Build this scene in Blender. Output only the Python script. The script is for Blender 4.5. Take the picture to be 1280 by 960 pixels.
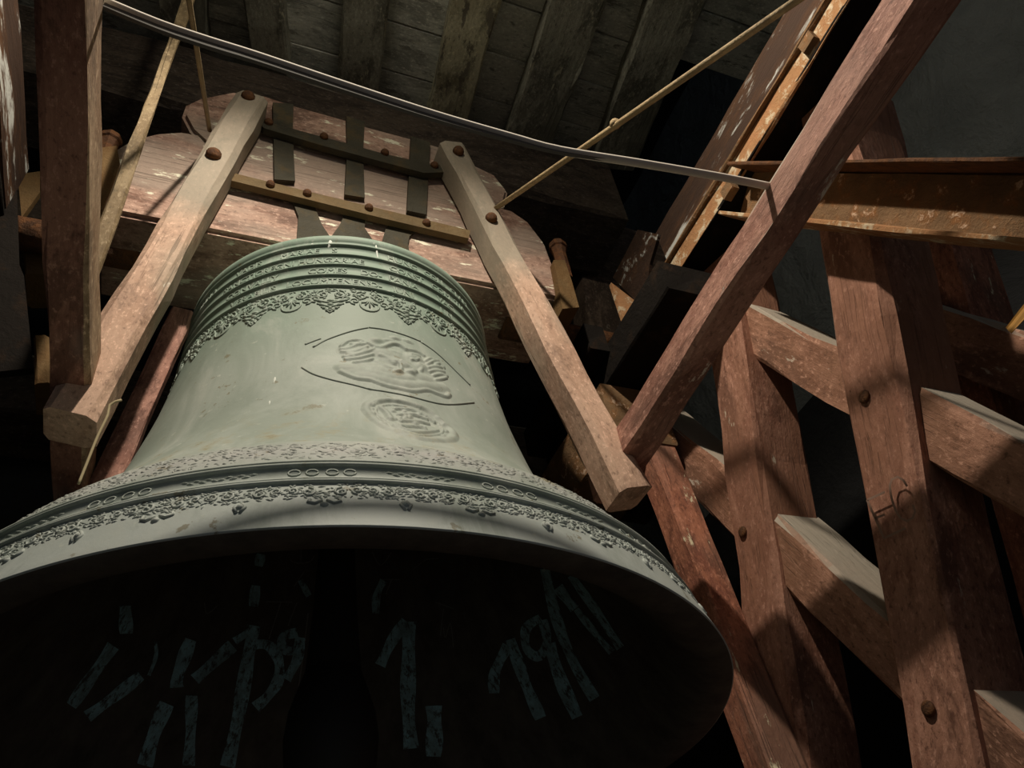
import bpy, bmesh, math, random
import numpy as np
from mathutils import Vector, Matrix

random.seed(7)
rng = np.random.default_rng(7)
for o in list(bpy.data.objects):
    bpy.data.objects.remove(o)
scene = bpy.context.scene
COL = scene.collection

# ------------------------------------------------------------------ camera
F = 1000.0                                   # focal length in pixels of a 1280x960 frame
CAM = np.array([-0.2837, -1.5381, 1.6])      # standing height, in front of the bell
ROT = np.array([[0.93070526, -0.34393547, -0.12448335],
                [-0.15344498, -0.67607137, 0.72068171],
                [0.33202763, 0.65164092, 0.68199836]])   # rows: right, up, forward
cam_data = bpy.data.cameras.new('camera')
cam = bpy.data.objects.new('camera', cam_data)
COL.objects.link(cam)
cam.matrix_world = Matrix(((ROT[0][0], ROT[1][0], -ROT[2][0], CAM[0]),
                           (ROT[0][1], ROT[1][1], -ROT[2][1], CAM[1]),
                           (ROT[0][2], ROT[1][2], -ROT[2][2], CAM[2]),
                           (0, 0, 0, 1)))
cam_data.sensor_width = 36.0
cam_data.lens = 36.0 * F / 1280.0
cam_data.clip_start = 0.02
scene.camera = cam

# ------------------------------------------------------------------ world, lamp, exposure
world = bpy.data.worlds.new('world')
scene.world = world
world.use_nodes = True
bg = world.node_tree.nodes['Background']
bg.inputs[0].default_value = (0.62, 0.72, 0.82, 1)
bg.inputs[1].default_value = 0.11
LAMP = Vector((-0.2, -1.4, 4.34))           # shaded work lamp hanging above the bell's front
ld = bpy.data.lights.new('work_lamp', 'SPOT')
ld.energy = 160
ld.color = (1.0, 0.90, 0.75)
ld.spot_size = math.radians(147)
ld.spot_blend = 0.44
ld.shadow_soft_size = 0.03
lo = bpy.data.objects.new('work_lamp', ld)
lo.location = LAMP
COL.objects.link(lo)
lg = bpy.data.lights.new('work_lamp_fill', 'POINT')   # weak fill added at the lamp to brighten the ceiling
lg.energy = 15.0
lg.color = (1.0, 0.92, 0.74)
lg.shadow_soft_size = 0.06
lgo = bpy.data.objects.new('work_lamp_fill', lg)
lgo.location = LAMP - Vector((0, 0, .02))
COL.objects.link(lgo)
vs = scene.view_settings
vs.view_transform = 'Standard'
vs.look = 'None'
vs.exposure = 0.0
vs.gamma = 1.0
vs.use_curve_mapping = False

# ------------------------------------------------------------------ pixel -> place helpers
def ray(x, y):
    return np.array([(x - 640) / F, -(y - 480) / F, 1.0]) @ ROT
def atplane(p, P, n):
    d = ray(*p); n = np.asarray(n, float)
    return CAM + d * (n @ (np.asarray(P, float) - CAM) / (n @ d))
def atx(p, X): return atplane(p, (X, 0, 0), (1, 0, 0))
def aty(p, Y): return atplane(p, (0, Y, 0), (0, 1, 0))
def atz(p, Z): return atplane(p, (0, 0, Z), (0, 0, 1))

# ------------------------------------------------------------------ tagging
def tag(o, label=None, cat=None, group=None, kind=None):
    if label: o['label'] = label
    if cat: o['category'] = cat
    if group: o['group'] = group
    if kind: o['kind'] = kind
    return o
def empty(name, loc=(0, 0, 0)):
    o = bpy.data.objects.new(name, None); o.location = loc; o.empty_display_size = .05
    COL.objects.link(o); return o
def mesh_obj(name, verts, faces, mat, parent=None, smooth=False, mats=None, fmat=None):
    me = bpy.data.meshes.new(name)
    me.from_pydata([tuple(map(float, v)) for v in verts], [], faces)
    for m in (mats or [mat]): me.materials.append(m)
    if fmat is not None: me.polygons.foreach_set('material_index', fmat)
    if smooth: me.polygons.foreach_set('use_smooth', [True] * len(me.polygons))
    me.update()
    o = bpy.data.objects.new(name, me); COL.objects.link(o)
    if parent is not None:
        o.parent = parent
        # parents are only translated or fully placed: keep world coordinates
    return o
def keep(o, parent):
    bpy.context.view_layer.update()
    o.parent = parent
    o.matrix_parent_inverse = parent.matrix_world.inverted()

# ------------------------------------------------------------------ materials
def new_mat(name):
    m = bpy.data.materials.new(name); m.use_nodes = True
    nt = m.node_tree; nt.nodes.clear()
    out = nt.nodes.new('ShaderNodeOutputMaterial'); b = nt.nodes.new('ShaderNodeBsdfPrincipled')
    nt.links.new(b.outputs[0], out.inputs[0])
    return m, nt, b
class G:
    def __init__(s, nt): s.nt = nt
    def n(s, t, **k):
        x = s.nt.nodes.new(t)
        for a, v in k.items(): setattr(x, a, v)
        return x
    def L(s, a, b): s.nt.links.new(a, b)
    def coords(s, scale=(1, 1, 1), which='Object', rot=(0, 0, 0)):
        tc = s.n('ShaderNodeTexCoord'); mp = s.n('ShaderNodeMapping')
        mp.inputs['Scale'].default_value = scale; mp.inputs['Rotation'].default_value = rot
        s.L(tc.outputs[which], mp.inputs[0]); return mp.outputs[0]
    def noise(s, vec, scale, detail=6, rough=.6, dist=0.0):
        x = s.n('ShaderNodeTexNoise'); x.inputs['Scale'].default_value = scale
        x.inputs['Detail'].default_value = detail; x.inputs['Roughness'].default_value = rough
        x.inputs['Distortion'].default_value = dist
        s.L(vec, x.inputs['Vector']); return x.outputs[0]
    def ramp(s, f, stops):
        x = s.n('ShaderNodeValToRGB'); e = x.color_ramp.elements
        while len(e) < len(stops): e.new(.5)
        for i, (p, c) in enumerate(stops):
            e[i].position = p; e[i].color = (c, c, c, 1) if isinstance(c, (int, float)) else (*c, 1)
        s.L(f, x.inputs[0]); return x.outputs[0]
    def mix(s, f, a, b):
        x = s.n('ShaderNodeMix', data_type='RGBA')
        if isinstance(f, (int, float)): x.inputs[0].default_value = f
        else: s.L(f, x.inputs[0])
        for i, v in ((6, a), (7, b)):
            if isinstance(v, tuple): x.inputs[i].default_value = (*v, 1)
            else: s.L(v, x.inputs[i])
        return x.outputs[2]
    def math(s, op, a, b=0.0):
        x = s.n('ShaderNodeMath', operation=op)
        if op == 'MULTIPLY_ADD': x.inputs[2].default_value = .5
        for i, v in enumerate((a, b)):
            if isinstance(v, (int, float)): x.inputs[i].default_value = v
            else: s.L(v, x.inputs[i])
        return x.outputs[0]
    def bump(s, h, strength, dist, bsdf):
        x = s.n('ShaderNodeBump'); x.inputs['Strength'].default_value = strength
        x.inputs['Distance'].default_value = dist
        s.L(h, x.inputs['Height']); s.L(x.outputs[0], bsdf.inputs['Normal'])

def wood(name, base, dark, chip=None, chip_at=.70, rough=.75, grain=1.0, grey=None, grey_at=.62, bumpd=.006, dust=.85, top=None):
    """painted / bare timber: grain streaks along local X, worn chips"""
    m, nt, b = new_mat(name); g = G(nt)
    v1 = g.coords((1.3, 16, 16)); v2 = g.coords((3, 9, 9)); v3 = g.coords((1, 2.4, 2.4)); v4 = g.coords((2.2, 4.5, 4.5))
    n1 = g.noise(v1, 3.0 * grain, 8, .65, .4); n2 = g.noise(v2, 2.2, 8, .7); n3 = g.noise(v3, 1.7, 4, .5)
    nb = g.noise(v4, 1.9, 10, .74, .3); nf = g.noise(g.coords((1, 1.6, 1.6)), 55, 4, .7)
    c = g.mix(g.ramp(nb, [(.44, 0.), (.55, 1.)]), dark, base)                      # blotchy worn paint
    ns = g.noise(g.coords((1.1, 3.0, 3.0)), 3.1, 9, .72, .5)
    c = g.mix(g.ramp(ns, [(.515, 0.), (.60, .8)]), c, tuple(x * .38 for x in dark))  # old dark stains
    c = g.mix(g.ramp(ns, [(.37, .6), (.45, 0.)]), c, tuple(min(1, x * 1.25 + .02) for x in base))
    c = g.mix(g.ramp(n1, [(.36, .25), (.58, 0.)]), c, tuple(x * .75 for x in dark))   # faint grain
    c = g.mix(g.ramp(n3, [(.35, 0.), (.7, .5)]), c, tuple(x * .75 for x in base))
    c = g.mix(g.ramp(nf, [(.56, 0.), (.66, .6)]), c, tuple(min(1, x * 1.45 + .05) for x in base))
    c = g.mix(g.ramp(nf, [(.34, .7), (.44, 0.)]), c, tuple(x * .45 for x in dark))
    nc = g.noise(g.coords((.45, 26, 26)), 1.6, 3, .5, .6)
    cr = g.math('MULTIPLY', g.ramp(g.math('ABSOLUTE', g.math('SUBTRACT', nc, .5)), [(.003, 1.), (.010, 0.)]), g.ramp(n3, [(.54, 0.), (.60, .9)]))
    c = g.mix(cr, c, tuple(x * .25 for x in dark))
    if grey: c = g.mix(g.ramp(n3, [(grey_at - .06, 0.), (grey_at + .06, .8)]), c, grey)
    if chip:
        mk = g.ramp(n2, [(chip_at, 0.), (chip_at + .035, 1.)])
        c = g.mix(mk, c, chip)
    if top:                                    # greyer first stretch of the timber along local X
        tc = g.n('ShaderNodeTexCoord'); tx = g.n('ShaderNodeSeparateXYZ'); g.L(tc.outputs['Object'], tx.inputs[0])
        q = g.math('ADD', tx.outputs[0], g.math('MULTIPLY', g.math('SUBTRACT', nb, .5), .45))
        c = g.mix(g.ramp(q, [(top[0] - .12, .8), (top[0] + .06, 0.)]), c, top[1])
    if dust:                                   # settled dust on faces that look upwards
        ge = g.n('ShaderNodeNewGeometry'); sx = g.n('ShaderNodeSeparateXYZ'); g.L(ge.outputs['True Normal'], sx.inputs[0])
        dm = g.math('MULTIPLY', g.ramp(sx.outputs[2], [(.22, 0.), (.36, 1.)]), g.ramp(n3, [(.2, dust * .7), (.6, dust)]))
        c = g.mix(dm, c, (.40, .365, .30))
    g.L(c, b.inputs['Base Color']); b.inputs['Roughness'].default_value = rough
    b.inputs['Specular IOR Level'].default_value = .3
    h = g.math('ADD', g.math('MULTIPLY', n1, .45), g.math('MULTIPLY', nb, .8)); h = g.math('ADD', h, g.math('MULTIPLY', nf, .25)); h = g.math('SUBTRACT', h, g.math('MULTIPLY', cr, .6))
    g.bump(h, .7, bumpd, b); return m

def rust(name, dark, orange, cream, o_at=.52, c_at=.66, rough=.85, scale=9, stretch=(1, 1, 1)):
    m, nt, b = new_mat(name); g = G(nt)
    v = g.coords(stretch)
    n1 = g.noise(v, scale, 9, .68); n2 = g.noise(v, scale * 2.7, 6, .7, .5); n3 = g.noise(v, scale * .4, 4, .5)
    c = g.mix(g.ramp(n3, [(.3, 0.), (.7, 1.)]), dark, tuple(x * 1.9 for x in dark))
    c = g.mix(g.ramp(n1, [(o_at - .06, 0.), (o_at + .09, 1.)]), c, orange)
    k = g.math('ADD', g.math('MULTIPLY', n1, .6), g.math('MULTIPLY', n2, .4))
    c = g.mix(g.ramp(k, [(c_at - .02, 0.), (c_at + .03, 1.)]), c, cream)
    g.L(c, b.inputs['Base Color']); b.inputs['Roughness'].default_value = rough
    b.inputs['Specular IOR Level'].default_value = .1
    g.bump(g.math('ADD', n1, n2), .8, .007, b); return m

M = {}
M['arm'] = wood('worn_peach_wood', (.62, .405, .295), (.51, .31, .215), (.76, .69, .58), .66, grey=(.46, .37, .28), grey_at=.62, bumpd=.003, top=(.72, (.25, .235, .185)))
M['lever'] = wood('red_oxide_wood', (.34, .165, .118), (.245, .105, .075), (.50, .38, .30), .665, grey=(.30, .22, .19), grey_at=.60, bumpd=.005)
M['lever2'] = wood('worn_pink_wood', (.45, .235, .175), (.29, .13, .095), (.66, .58, .50), .645, grey=(.38, .22, .17), grey_at=.58, bumpd=.008)
M['stock'] = wood('bleached_oak_stock', (.46, .295, .225), (.22, .115, .082), (.78, .74, .58), .585, grey=(.36, .28, .225), grey_at=.55, bumpd=.010)
M['post'] = wood('red_painted_post', (.43, .215, .145), (.25, .105, .066), (.62, .50, .38), .655, grey=(.27, .125, .075), grey_at=.55, bumpd=.008)
M['postdark'] = wood('dark_red_post', (.42, .165, .095), (.20, .07, .045), (.72, .62, .42), .615, grey=(.24, .13, .09), grey_at=.60, bumpd=.010)
M['brace'] = wood('brown_painted_brace', (.42, .215, .14), (.23, .105, .062), (.58, .48, .38), .65, grey=(.27, .135, .08), grey_at=.55, bumpd=.008)
M['tan'] = wood('bare_tan_wood', (.44, .30, .19), (.30, .175, .10), (.55, .45, .34), .66, bumpd=.005)
M['lath'] = wood('raw_lath', (.27, .195, .105), (.19, .125, .06), None, dust=0)
M['black_wood'] = wood('old_dark_timber', (.085, .062, .045), (.045, .032, .025), (.16, .135, .11), .66, bumpd=.008)
M['joist'] = wood('flaking_joist', (.36, .35, .28), (.21, .20, .155), (.46, .43, .32), .60, grey=(.20, .195, .15), grey_at=.57, bumpd=.008)
M['joist_y'] = wood('cream_painted_joist', (.58, .54, .37), (.50, .46, .31), (.19, .17, .125), .545, grey=(.40, .37, .26), grey_at=.58)
M['plank'] = wood('grey_painted_plank', (.60, .60, .525), (.50, .50, .43), (.22, .215, .18), .59, bumpd=.004)
M['old_brown'] = wood('old_brown_timber', (.24, .165, .12), (.12, .08, .058), (.36, .30, .24), .64, bumpd=.008)
M['iron'] = rust('dark_strap_iron', (.040, .036, .026), (.085, .064, .035), (.14, .11, .07), .56, .72, .6, 14)
M['iron_brown'] = rust('brown_clamp_iron', (.10, .070, .036), (.15, .095, .045), (.30, .24, .15), .55, .74, .6, 16)
M['bolt'] = rust('rusty_bolt', (.07, .035, .02), (.16, .07, .03), (.2, .14, .08), .5, .75, .6, 40)
M['rust'] = rust('flaking_rust_steel', (.125, .075, .040), (.25, .115, .045), (.56, .39, .27), .56, .585, .85, 22)
M['rust_dark'] = rust('black_rust_steel', (.007, .0055, .0045), (.026, .015, .009), (.12, .10, .08), .60, .66, .9, 11)
M['rust_streak'] = rust('streaked_rust_steel', (.030, .018, .013), (.085, .042, .022), (.44, .44, .41), .53, .56, .8, 7, (.35, 1.5, 1.5))
M['rust_cream'] = rust('cream_flaked_flange', (.22, .105, .05), (.34, .18, .085), (.52, .42, .29), .42, .54, .85, 12)
M['ochre'] = rust('ochre_painted_iron', (.10, .062, .028), (.15, .085, .036), (.36, .27, .15), .5, .68, .75, 12)
M['rod_dark'] = rust('brown_stay_rod', (.16, .12, .07), (.22, .16, .09), (.30, .24, .15), .5, .8, .6, 20)
M['rod'] = rust('pale_stay_rod', (.26, .195, .11), (.33, .24, .14), (.42, .33, .22), .5, .8, .6, 20)
M['cable'], nt, b = new_mat('top_lit_cable'); g = G(nt)
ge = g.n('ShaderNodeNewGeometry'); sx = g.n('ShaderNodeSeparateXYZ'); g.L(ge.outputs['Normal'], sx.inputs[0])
g.L(g.mix(g.ramp(g.math('MULTIPLY_ADD', sx.outputs[2], .5), [(.30, 0.), (.42, 1.)]), (.55, .49, .42), (.82, .74, .64)), b.inputs['Base Color']); b.inputs['Roughness'].default_value = .9  # lit upper edge painted in: paler where the normal points up
M['ribbon'], nt, b = new_mat('dark_ribbon'); b.inputs['Base Color'].default_value = (.10, .088, .078, 1); b.inputs['Roughness'].default_value = .9
M['clapper'], nt, b = new_mat('clapper_iron'); b.inputs['Base Color'].default_value = (.035, .033, .03, 1); b.inputs['Roughness'].default_value = .7
M['string'], nt, b = new_mat('hemp_string'); b.inputs['Base Color'].default_value = (.42, .34, .20, 1); b.inputs['Roughness'].default_value = .9
M['chalk'], nt, b = new_mat('blue_chalk'); g = G(nt)
nz = g.noise(g.coords(), 22, 6, .7)
nz2 = g.noise(g.coords((1, 1, .35)), 70, 5, .8)
g.L(g.mix(g.ramp(nz2, [(.40, 1.), (.50, 0.)]), g.mix(g.ramp(nz, [(.35, 0.), (.65, 1.)]), (.26, .40, .43), (.46, .82, .92)), (.11, .11, .10)), b.inputs['Base Color']); b.inputs['Roughness'].default_value = .95
M['scratch'], nt, b = new_mat('pale_scratch'); b.inputs['Base Color'].default_value = (.26, .26, .24, 1); b.inputs['Roughness'].default_value = .9
M['mark'], nt, b = new_mat('faded_grey_mark'); b.inputs['Base Color'].default_value = (.27, .165, .12, 1); b.inputs['Roughness'].default_value = .9
M['orange'], nt, b = new_mat('orange_paint'); b.inputs['Base Color'].default_value = (.40, .20, .04, 1); b.inputs['Roughness'].default_value = .6

R_ = 0.75                                    # mouth radius of the bell
ZR = 1.6 + .733 * R_                         # height of the lip

def bell_mat(name, relief=False):
    m, nt, b = new_mat(name); g = G(nt)
    v = g.coords()
    n1 = g.noise(v, 3.2, 8, .6, .3); n2 = g.noise(v, 18, 6, .7); n3 = g.noise(v, 46, 4, .6)
    sep = g.n('ShaderNodeSeparateXYZ'); tc = g.n('ShaderNodeTexCoord'); g.L(tc.outputs['Object'], sep.inputs[0])
    zz = g.math('ADD', sep.outputs[2], g.math('MULTIPLY', g.math('SUBTRACT', n1, .5), .25))
    c = g.mix(g.ramp(n1, [(.3, 0.), (.7, 1.)]), (.325, .37, .32), (.395, .435, .385))
    up = g.ramp(zz, [(.62, 0.), (.90, 1.)])                 # greener verdigris towards the shoulder
    c = g.mix(g.math('MULTIPLY', up, .9), c, (.20, .285, .22))
    low = g.ramp(zz, [(.02, 1.), (.17, .0)])                # bluish grey sound bow
    c = g.mix(g.math('MULTIPLY', low, .85), c, (.54, .58, .55))
    dz = g.math('SUBTRACT', 1.0, g.math('MINIMUM', g.math('MULTIPLY', g.math('ABSOLUTE', g.math('SUBTRACT', sep.outputs[2], .182)), 17.), 1.0))
    c = g.mix(g.math('MULTIPLY', dz, g.ramp(n2, [(.3, .4), (.6, 1.)])), c, (.46, .455, .435))      # grey dust on the ledge
    sp = g.ramp(n2, [(.63, 0.), (.66, 1.)])
    c = g.mix(g.math('MULTIPLY', sp, .7), c, (.20, .16, .08))
    sp2 = g.ramp(n3, [(.66, 0.), (.70, 1.)])
    c = g.mix(g.math('MULTIPLY', sp2, .5), c, (.62, .64, .56))
    mt = g.noise(g.coords((1, 1, .45)), 6.5, 8, .7, .6)
    c = g.mix(g.ramp(mt, [(.40, .5), (.52, 0.)]), c, (.24, .285, .235)); c = g.mix(g.ramp(mt, [(.53, 0.), (.64, .45)]), c, (.54, .56, .50))
    yl = g.math('MULTIPLY', g.ramp(zz, [(.20, 0.), (.23, 1.)]), g.ramp(zz, [(.26, 1.), (.46, 0.)]))
    c = g.mix(g.math('MULTIPLY', g.math('MULTIPLY', yl, g.ramp(n2, [(.52, 0.), (.62, 1.)])), .55), c, (.34, .29, .16))
    if relief: c = g.mix(g.ramp(n3, [(.4, .0), (.7, .5)]), c, (.27, .28, .245))
    g.L(c, b.inputs['Base Color']); b.inputs['Roughness'].default_value = .62
    b.inputs['Metallic'].default_value = .0; b.inputs['Specular IOR Level'].default_value = .35
    g.bump(g.math('ADD', n2, g.math('MULTIPLY', n3, .6)), .25, .003, b)
    return m
M['bell'] = bell_mat('bell_verdigris'); M['bell_relief'] = bell_mat('bell_relief', True)
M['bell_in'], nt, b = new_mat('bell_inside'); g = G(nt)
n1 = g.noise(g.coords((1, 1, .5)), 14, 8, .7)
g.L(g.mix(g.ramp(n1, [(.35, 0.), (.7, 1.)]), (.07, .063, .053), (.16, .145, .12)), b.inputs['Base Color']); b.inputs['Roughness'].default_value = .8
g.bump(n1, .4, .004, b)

# ------------------------------------------------------------------ generic geometry
def tube(pts, rad, sides=8, caps=True):
    pts = [np.asarray(p, float) for p in pts]
    n = len(pts); V = []; Fc = []
    rads = rad if hasattr(rad, '__len__') else [rad] * n
    ref = None
    for i, p in enumerate(pts):
        t = pts[min(i + 1, n - 1)] - pts[max(i - 1, 0)]; t = t / (np.linalg.norm(t) + 1e-12)
        if ref is None:
            ref = np.array([0, 0, 1.]) if abs(t[2]) < .9 else np.array([1., 0, 0])
        a = ref - t * (ref @ t); a /= np.linalg.norm(a); ref = a; c = np.cross(t, a)
        for k in range(sides):
            w = 2 * math.pi * k / sides
            V.append(p + (a * math.cos(w) + c * math.sin(w)) * rads[i])
    for i in range(n - 1):
        for k in range(sides):
            Fc.append((i * sides + k, i * sides + (k + 1) % sides, (i + 1) * sides + (k + 1) % sides, (i + 1) * sides + k))
    if caps:
        Fc.append(tuple(range(sides))[::-1]); Fc.append(tuple((n - 1) * sides + k for k in range(sides)))
    return V, Fc
def merge(parts):
    V = []; Fc = []
    for v, f in parts:
        o = len(V); V += list(v); Fc += [tuple(i + o for i in q) for q in f]
    return V, Fc
def frame(x, up):
    x = np.asarray(x, float); x = x / np.linalg.norm(x)
    z = np.asarray(up, float); z = z - x * (z @ x); z /= np.linalg.norm(z)
    return x, np.cross(z, x), z
def beam(name, p0, p1, w, h, up, mat, parent=None, c=.007, jit=.0025, w1=None, h1=None):
    """squared timber from p0 to p1; w across, h along `up`; local X runs along the grain"""
    p0 = np.asarray(p0, float); p1 = np.asarray(p1, float)
    x, y, z = frame(p1 - p0, up); Ln = np.linalg.norm(p1 - p0)
    n = max(2, min(26, int(Ln / .09))); w1 = w1 or w; h1 = h1 or h
    V = []; Fc = []
    ph = rng.uniform(0, 6.28, 8)
    for i in range(n + 1):
        t = i / n; a = (w + (w1 - w) * t) / 2; d = (h + (h1 - h) * t) / 2
        cs = [(a - c, d), (-a + c, d), (-a, d - c), (-a, -d + c), (-a + c, -d), (a - c, -d), (a, -d + c), (a, d - c)]
        for k, (u, v) in enumerate(cs):
            k2 = k // 2
            du = jit * (math.sin(ph[k2] + t * Ln * 5.1) + .6 * math.sin(ph[(k2 + 3) % 8] + t * Ln * 13.7)) + rng.normal(0, jit * .35)
            dv = jit * (math.sin(ph[k2 + 4] + t * Ln * 4.3) + .6 * math.sin(ph[(k2 + 5) % 8] + t * Ln * 11.9)) + rng.normal(0, jit * .35)
            V.append((t * Ln, u + du, v + dv))
    for i in range(n):
        for k in range(8):
            Fc.append((i * 8 + k, (i + 1) * 8 + k, (i + 1) * 8 + (k + 1) % 8, i * 8 + (k + 1) % 8))
    Fc.append(tuple(range(8))); Fc.append(tuple(n * 8 + k for k in range(8))[::-1])
    o = mesh_obj(name, V, Fc, mat)
    o.matrix_world = Matrix(((x[0], y[0], z[0], p0[0]), (x[1], y[1], z[1], p0[1]), (x[2], y[2], z[2], p0[2]), (0, 0, 0, 1)))
    if parent is not None: keep(o, parent)
    return o
def bar(name, P, nrm, Lp, Rp, thick, mat, ext=(0, 0), parent=None, w=None, zmax=None, zmin=None, **k):
    """timber whose front face lies in the plane (P, nrm); left and right long edges as seen from pixels"""
    l0, l1 = [atplane(q, P, nrm) for q in Lp]; r0, r1 = [atplane(q, P, nrm) for q in Rp]
    dl = (l1 - l0) / np.linalg.norm(l1 - l0); dr = (r1 - r0) / np.linalg.norm(r1 - r0)
    d = dl + dr; d /= np.linalg.norm(d)
    nr = np.asarray(nrm, float); nr /= np.linalg.norm(nr)
    side = np.cross(d, nr)
    lm = (l0 + l1) / 2; rm = (r0 + r1) / 2
    ww = abs((rm - lm) @ side) if w is None else w
    cen = lm + side * ((rm - lm) @ side) / 2
    ts = [(q - cen) @ d for q in (l0, l1, r0, r1)]
    a = min(ts) - ext[0]; b = max(ts) + ext[1]
    if zmax is not None or zmin is not None:
        hz = ww / 2 * abs(side[2]); hi, lo_z = (b, a) if d[2] > 0 else (a, b)
        if zmax is not None: hi = (zmax - hz - cen[2]) / d[2]
        if zmin is not None: lo_z = (zmin + hz - cen[2]) / d[2]
        a, b = (lo_z, hi) if d[2] > 0 else (hi, lo_z)
    off = nr * thick / 2
    return beam(name, cen + d * a + off, cen + d * b + off, ww, thick, nr, mat, parent, **k)
def lathe(prof, seg, closed=False):
    V = []; Fc = []; n = len(prof)
    for i in range(seg):
        a = 2 * math.pi * i / seg
        for r, z in prof: V.append((r * math.cos(a), r * math.sin(a), z))
    for i in range(seg):
        j = (i + 1) % seg
        for k in range(n - 1):
            Fc.append((i * n + k, j * n + k, j * n + k + 1, i * n + k + 1))
    return V, Fc
def bolt_mesh(r, h):
    prof = [(0.0005, h), (r * .45, h * .93), (r * .8, h * .65), (r, h * .25), (r, -h * .3), (.0005, -h * .3)]
    return lathe(prof, 12)
BOLT = {}
def bolt(name, p, axis, r, h, parent, mat='bolt'):
    key = (name, r, h, mat)
    if key not in BOLT:
        v, f = bolt_mesh(r, h); me = bpy.data.meshes.new(name); me.from_pydata(v, [], f)
        me.materials.append(M[mat]); me.polygons.foreach_set('use_smooth', [True] * len(me.polygons)); BOLT[key] = me
    o = bpy.data.objects.new(name, BOLT[key]); COL.objects.link(o)
    z, a, b_ = frame(axis, (0.3, .2, 1))
    o.matrix_world = Matrix(((a[0], b_[0], z[0], p[0]), (a[1], b_[1], z[1], p[1]), (a[2], b_[2], z[2], p[2]), (0, 0, 0, 1)))
    keep(o, parent); return o
def plate(name, poly, axis, thick, mat, parent=None, sub=0):
    """flat plate from a 3-D outline, thickened along axis"""
    P = [np.asarray(p, float) for p in poly]; a = np.asarray(axis, float); a = a / np.linalg.norm(a) * thick
    n = len(P); V = P + [p + a for p in P]
    Fc = [tuple(range(n)), tuple(range(2 * n - 1, n - 1, -1))] + [(i, i + n, (i + 1) % n + n, (i + 1) % n) for i in range(n)]
    bm = bmesh.new(); vs_ = [bm.verts.new(v) for v in V]
    for f in Fc: bm.faces.new([vs_[i] for i in f])
    bmesh.ops.recalc_face_normals(bm, faces=bm.faces)
    bmesh.ops.triangulate(bm, faces=[f for f in bm.faces if len(f.verts) > 4])
    me = bpy.data.meshes.new(name); bm.to_mesh(me); bm.free(); me.materials.append(mat)
    o = bpy.data.objects.new(name, me); COL.objects.link(o)
    if parent is not None: keep(o, parent)
    return o
def box(name, lo_, hi, mat, parent=None):
    (x0, y0, z0), (x1, y1, z1) = lo_, hi
    V = [(x0, y0, z0), (x1, y0, z0), (x1, y1, z0), (x0, y1, z0), (x0, y0, z1), (x1, y0, z1), (x1, y1, z1), (x0, y1, z1)]
    Fc = [(0, 3, 2, 1), (4, 5, 6, 7), (0, 1, 5, 4), (1, 2, 6, 5), (2, 3, 7, 6), (3, 0, 4, 7)]
    o = mesh_obj(name, V, Fc, mat)
    if parent is not None: keep(o, parent)
    return o
def smooth_path(pts, n):
    pts = np.asarray(pts, float); m = len(pts)
    d = np.r_[0, np.cumsum(np.linalg.norm(np.diff(pts, axis=0), axis=1))]; d /= d[-1]
    out = []
    for t in np.linspace(0, 1, n):
        i = min(max(np.searchsorted(d, t) - 1, 0), m - 2)
        u = (t - d[i]) / (d[i + 1] - d[i] + 1e-12)
        p0 = pts[max(i - 1, 0)]; p1 = pts[i]; p2 = pts[i + 1]; p3 = pts[min(i + 2, m - 1)]
        out.append(.5 * ((2 * p1) + (-p0 + p2) * u + (2 * p0 - 5 * p1 + 4 * p2 - p3) * u * u + (-p0 + 3 * p1 - 3 * p2 + p3) * u ** 3))
    return np.array(out)

# ================================================================== STRUCTURE
def wallmat(name, a, b_, scale, bd):
    m, nt, b = new_mat(name); g = G(nt); v = g.coords()
    n1 = g.noise(v, scale, 9, .65, .3); n2 = g.noise(v, scale * .35, 5, .6)
    c = g.mix(g.ramp(n1, [(.3, 0.), (.7, 1.)]), a, b_); c = g.mix(g.ramp(n2, [(.35, 0.), (.75, .6)]), c, tuple(x * .6 for x in a))
    g.L(c, b.inputs['Base Color']); b.inputs['Roughness'].default_value = .95
    g.bump(n1, .9, bd, b); return m
M['plaster'] = wallmat('grey_plaster', (.24, .26, .26), (.34, .36, .355), 5, .09)
M['floor'] = wallmat('dusty_boards', (.15, .13, .105), (.22, .195, .16), 5, .01)
M['shade_black'] = wallmat('shade_black_masonry', (.014, .014, .015), (.026, .026, .027), 4, .04)  # near-black: darkness of the unlit gaps and voids is put into the colour

def rough_wall(name, c0, u, v, nu, nv, amp, nrm, mat, thick=.3):
    c0, u, v, nrm = [np.asarray(q, float) for q in (c0, u, v, nrm)]
    V = []; Fc = []
    K = [(rng.uniform(2, 14, 2), rng.uniform(0, 6.28), rng.uniform(.3, 1)) for _ in range(14)]
    for j in range(nv + 1):
        for i in range(nu + 1):
            s, t = i / nu, j / nv
            h = sum(w * math.sin(k[0] * s * 3 + k[1] * t * 3 + p) for k, p, w in K) / 6
            V.append(c0 + u * s + v * t + nrm * amp * h)
    for j in range(nv):
        for i in range(nu):
            a = j * (nu + 1) + i; Fc.append((a, a + 1, a + nu + 2, a + nu + 1))
    nV = len(V)
    for s, t in ((0, 0), (1, 0), (1, 1), (0, 1)): V.append(c0 + u * s + v * t - nrm * thick)
    a, b_, c_, d = 0, nu, nV - 1, nV - 1 - nu
    Fc += [(nV, nV + 3, nV + 2, nV + 1)]
    Fc += [tuple(range(0, nu + 1))[::-1] + (nV, nV + 1), tuple(range(d, nV)) + (nV + 2, nV + 3)]
    Fc += [tuple(range(0, nV, nu + 1)) + (nV + 3, nV), tuple(range(nu, nV, nu + 1))[::-1] + (nV + 1, nV + 2)]
    o = mesh_obj(name, V, Fc, mat); tag(o, kind='structure'); return o
floor = box('floor', (-2.6, -3.6, -.15), (2.4, 2.8, 0), M['floor']); tag(floor, kind='structure')
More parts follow.
